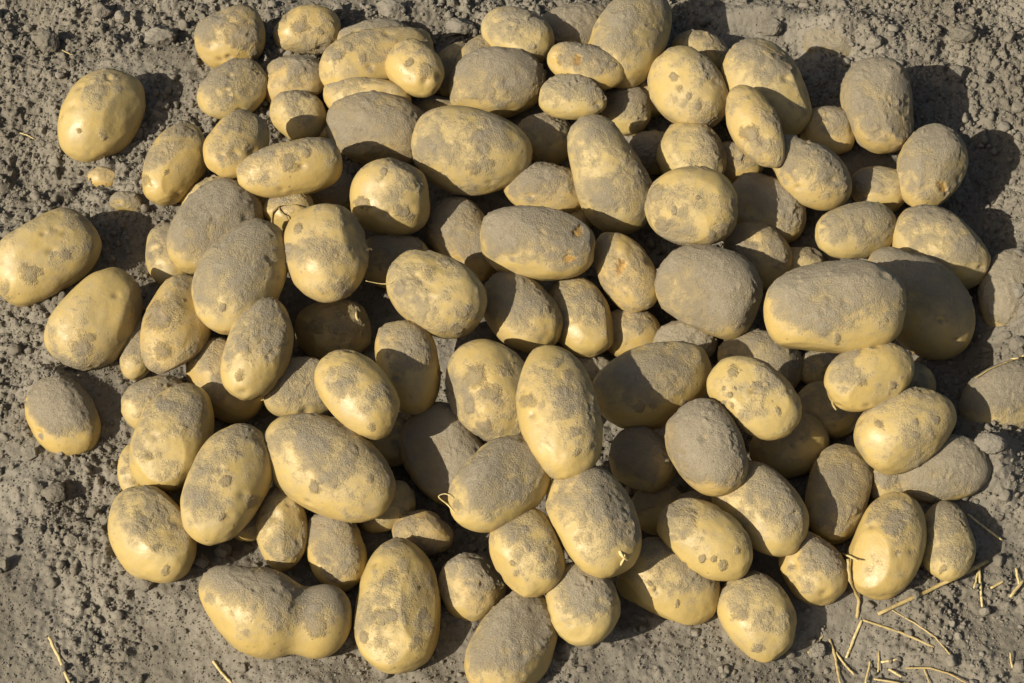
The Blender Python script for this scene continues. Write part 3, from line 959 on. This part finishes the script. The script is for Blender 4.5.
def clod_shape(dirs, seed, rough=1.0):
    r = random.Random(seed)
    p = dirs.copy()
    rad = np.ones(len(p))
    for _ in range(9):                       # broken flat faces
        d = np.array([r.gauss(0, 1) for _ in range(3)])
        d /= np.linalg.norm(d)
        cut = r.uniform(0.62, 0.9)
        dd = p @ d
        rad = np.where(dd > 0.05, np.minimum(rad, cut / np.maximum(dd, 0.05)), rad)
    rad = rad * (1 + rough * (0.13 * fbm(dirs * 2.2 + seed, 3, seed) + 0.055 * noise(dirs * 9 + seed, seed + 3)))
    return p * rad[:, None]


def clod(u, v, a, b, label):
    seed = int(u * 5 + v * 11)
    dirs, faces = ico(5)
    p = clod_shape(dirs, seed) * np.array([a, b, 0.5 * (a + b) * 0.85])
    w = float(ray_ground(np.array([float(u)]), np.array([v + b * 0.5]), h_full)[0])
    w = max(w, top_at(u, v) - 2) + 0.30 * b
    s = (D0 - w * S0) / FPX
    me = make_mesh('soil_clod', (p[:, :1] * RIGHT + p[:, 1:2] * UP - p[:, 2:] * FWD) * s, faces, M_CLOD)
    o = link('soil_clod', me, world(np.array(float(u)), np.array(float(v)), np.array(w)))
    tag(o, label, 'clod', CLOD_GROUP)


clod(48,42,13,12,'largest angular clod at the top left, pale grey, with a twig beside it')
clod(101,10,11,8,'rounded clod at the top edge above the lone oval potato')
clod(122,17,8,7,'smaller clod just right of the rounded one at the top left edge')
clod(157,36,19,11,'wide low clod between the lone oval potato and the heap\'s top left corner')
clod(391,9,15,11,'blocky clod at the top edge above the long yellow potato')
clod(459,27,17,11,'rough wide clod at the top edge left of the rounded pale dusty potato')
clod(817,651,10,9,'pale round clod at the bottom between the front right potato and the straws')
clod(990,443,16,12,'knobbly clod resting on the flat dust coated potato at right')
clod(55,492,13,10,'brown clod in the dark dip at the left below the half buried yellow potato')
clod(73,541,9,8,'round clod left of the egg shaped front left corner potato')
clod(93,513,8,7,'small dark clod in shade left of the egg shaped corner potato')
clod(201,561,8,9,'clod lying between the egg shaped corner potato and the double lobed one')
clod(223,550,9,8,'clod just below the tip of the long leaning clean potato')
clod(146,584,9,7,'clod against the bottom end of the egg shaped corner potato')
clod(31,453,8,8,'pale stone like clod below the half buried yellow potato at far left')
clod(3,564,7,8,'clod cut by the left edge in the lower left')
clod(384,672,8,7,'small clod under the foot of the tall clean front potato')
clod(963,34,14,9,'broad clod in the top right soil, larger than those around it')
clod(956,74,10,9,'clod on the sunlit ridge above the orange wounded right edge potato')
clod(875,41,9,8,'clod just above the upright barrel shaped potato')
clod(771,27,12,9,'clod in the shaded dip above the large ridged potato at upper right')
clod(996,64,5,6,'little upright clod in the shadow at the far upper right')
clod(1018,345,9,9,'clod at the right edge just above a yellow straw bit')
clod(1018,291,7,8,'clod on the upper half buried potato at the right edge')
clod(1018,107,7,6,'pale clod at the right edge high in the sunlit soil')
clod(1019,667,8,7,'grey clod in the very bottom right corner')
clod(985,612,6,6,'small clod at the foot of the straw pointing straight down')


# ------------------------------------------------------------------ the soil sheet
def axis(lo, hi, step, far):
    mid = list(np.arange(lo, hi + step / 2, step))
    out, d, x = [], step, mid[-1]
    while x < far:
        d *= 1.05
        x += d
        out.append(x)
    left, d, x = [], step, mid[0]
    while x > -far:
        d *= 1.05
        x -= d
        left.append(x)
    return np.array(left[::-1] + mid + out)


ax, ay = axis(-0.42, 0.42, 0.00115, 120), axis(-0.33, 0.40, 0.00125, 120)
gx, gy = np.meshgrid(ax, ay)
gz = h_full(gx.ravel(), gy.ravel())
nx, ny = len(ax), len(ay)
idx = np.arange(nx * ny).reshape(ny, nx)
faces = np.stack([idx[:-1, :-1], idx[:-1, 1:], idx[1:, 1:], idx[1:, :-1]], -1).reshape(-1, 4)
soil = link('ground', make_mesh('ground', np.stack([gx.ravel(), gy.ravel(), gz], 1), faces, M_SOIL))
soil['kind'] = 'structure'

# loose crumbs, far too many to count: one object
def crumbs(count, r0, r1, power, sub, seed, least=0.12, wide=1.0):
    g = np.random.default_rng(seed)
    x = g.uniform(-0.46 * wide, 0.46 * wide, count * 6)
    y = g.uniform(-0.36 * wide, 0.44 * wide, count * 6)
    Pn = np.stack([x, y, np.zeros_like(x)], 1)
    dens = np.clip(roughness(Pn) + 0.35 * noise(Pn * 45, 71), 0, 1)
    keep = g.random(len(x)) < least + (1 - least) * dens
    x, y = x[keep][:count], y[keep][:count]
    r = r0 * (1 - g.random(len(x)) * (1 - (r0 / r1) ** power)) ** (-1 / power)
    z = h_full(x, y) + r * 0.35
    dirs, fc = ico(sub)
    kinds = [clod_shape(dirs, seed * 31 + k, 1.2) for k in range(14)]
    co = np.empty((len(x), len(dirs), 3))
    which = g.integers(0, 14, len(x))
    ang = g.uniform(0, 2 * math.pi, len(x))
    sq = g.uniform(0.7, 1.15, (len(x), 3))
    for k in range(14):
        m = which == k
        q = kinds[k][None] * sq[m][:, None] * r[m][:, None, None]
        ca, sa = np.cos(ang[m])[:, None], np.sin(ang[m])[:, None]
        co[m, :, 0] = q[:, :, 0] * ca - q[:, :, 1] * sa + x[m][:, None]
        co[m, :, 1] = q[:, :, 0] * sa + q[:, :, 1] * ca + y[m][:, None]
        co[m, :, 2] = q[:, :, 2] + z[m][:, None]
    f = fc[None] + (np.arange(len(x)) * len(dirs))[:, None, None]
    return co.reshape(-1, 3), f.reshape(-1, 3)


parts = [crumbs(130000, 0.00042, 0.0010, 1.4, 1, 5, 0.55), crumbs(42000, 0.0009, 0.0022, 1.7, 2, 3, 0.12, 1.45), crumbs(9000, 0.0018, 0.0050, 2.0, 3, 4, 0.12, 1.8)]
off, cs, fs = 0, [], []
for c, f in parts:
    cs.append(c)
    fs.append(f + off)
    off += len(c)
loose = link('soil_crumbs', make_mesh('soil_crumbs', np.concatenate(cs), np.concatenate(fs), M_CLOD))
loose.data.polygons.foreach_set('use_smooth', np.arange(len(loose.data.polygons)) >= sum(len(f) for f in fs[:2]))
loose['kind'] = 'stuff'
loose['label'] = 'loose grey brown soil crumbs scattered over the ground'
loose['category'] = 'soil crumbs'

# ------------------------------------------------------------------ light
SUN_EL = math.radians(38)
SUN_AZ = math.radians(32)      # turned from the left towards the camera
to_sun = Vector((-math.cos(SUN_AZ) * math.cos(SUN_EL), -math.sin(SUN_AZ) * math.cos(SUN_EL), math.sin(SUN_EL)))
sd = bpy.data.lights.new('sun', 'SUN')
sd.energy = 5.0
sd.angle = math.radians(0.53)
sd.color = (1.0, 0.94, 0.84)
sun = bpy.data.objects.new('sun', sd)
COL.objects.link(sun)
sun.rotation_euler = to_sun.to_track_quat('Z', 'Y').to_euler()
sun.location = to_sun * 5

wd = bpy.data.worlds.new('World')
scene.world = wd
wd.use_nodes = True
nt = wd.node_tree
bg = nt.nodes['Background']
sky = nt.nodes.new('ShaderNodeTexSky')
sky.sky_type = 'NISHITA'
sky.sun_disc = False
sky.sun_elevation = SUN_EL
sky.sun_rotation = math.atan2(to_sun.x, to_sun.y)
nt.links.new(sky.outputs[0], bg.inputs[0])
bg.inputs[1].default_value = 0.062
sky.dust_density = 4.0
sky.ozone_density = 0.6

vs = scene.view_settings
vs.view_transform = 'Standard'
vs.look = 'None'
vs.gamma = 1
vs.use_curve_mapping = False
vs.exposure = 0.32
scene.render.engine = 'CYCLES'
scene.cycles.use_denoising = True
scene.cycles.max_bounces = 4
scene.cycles.diffuse_bounces = 3
scene.cycles.glossy_bounces = 2
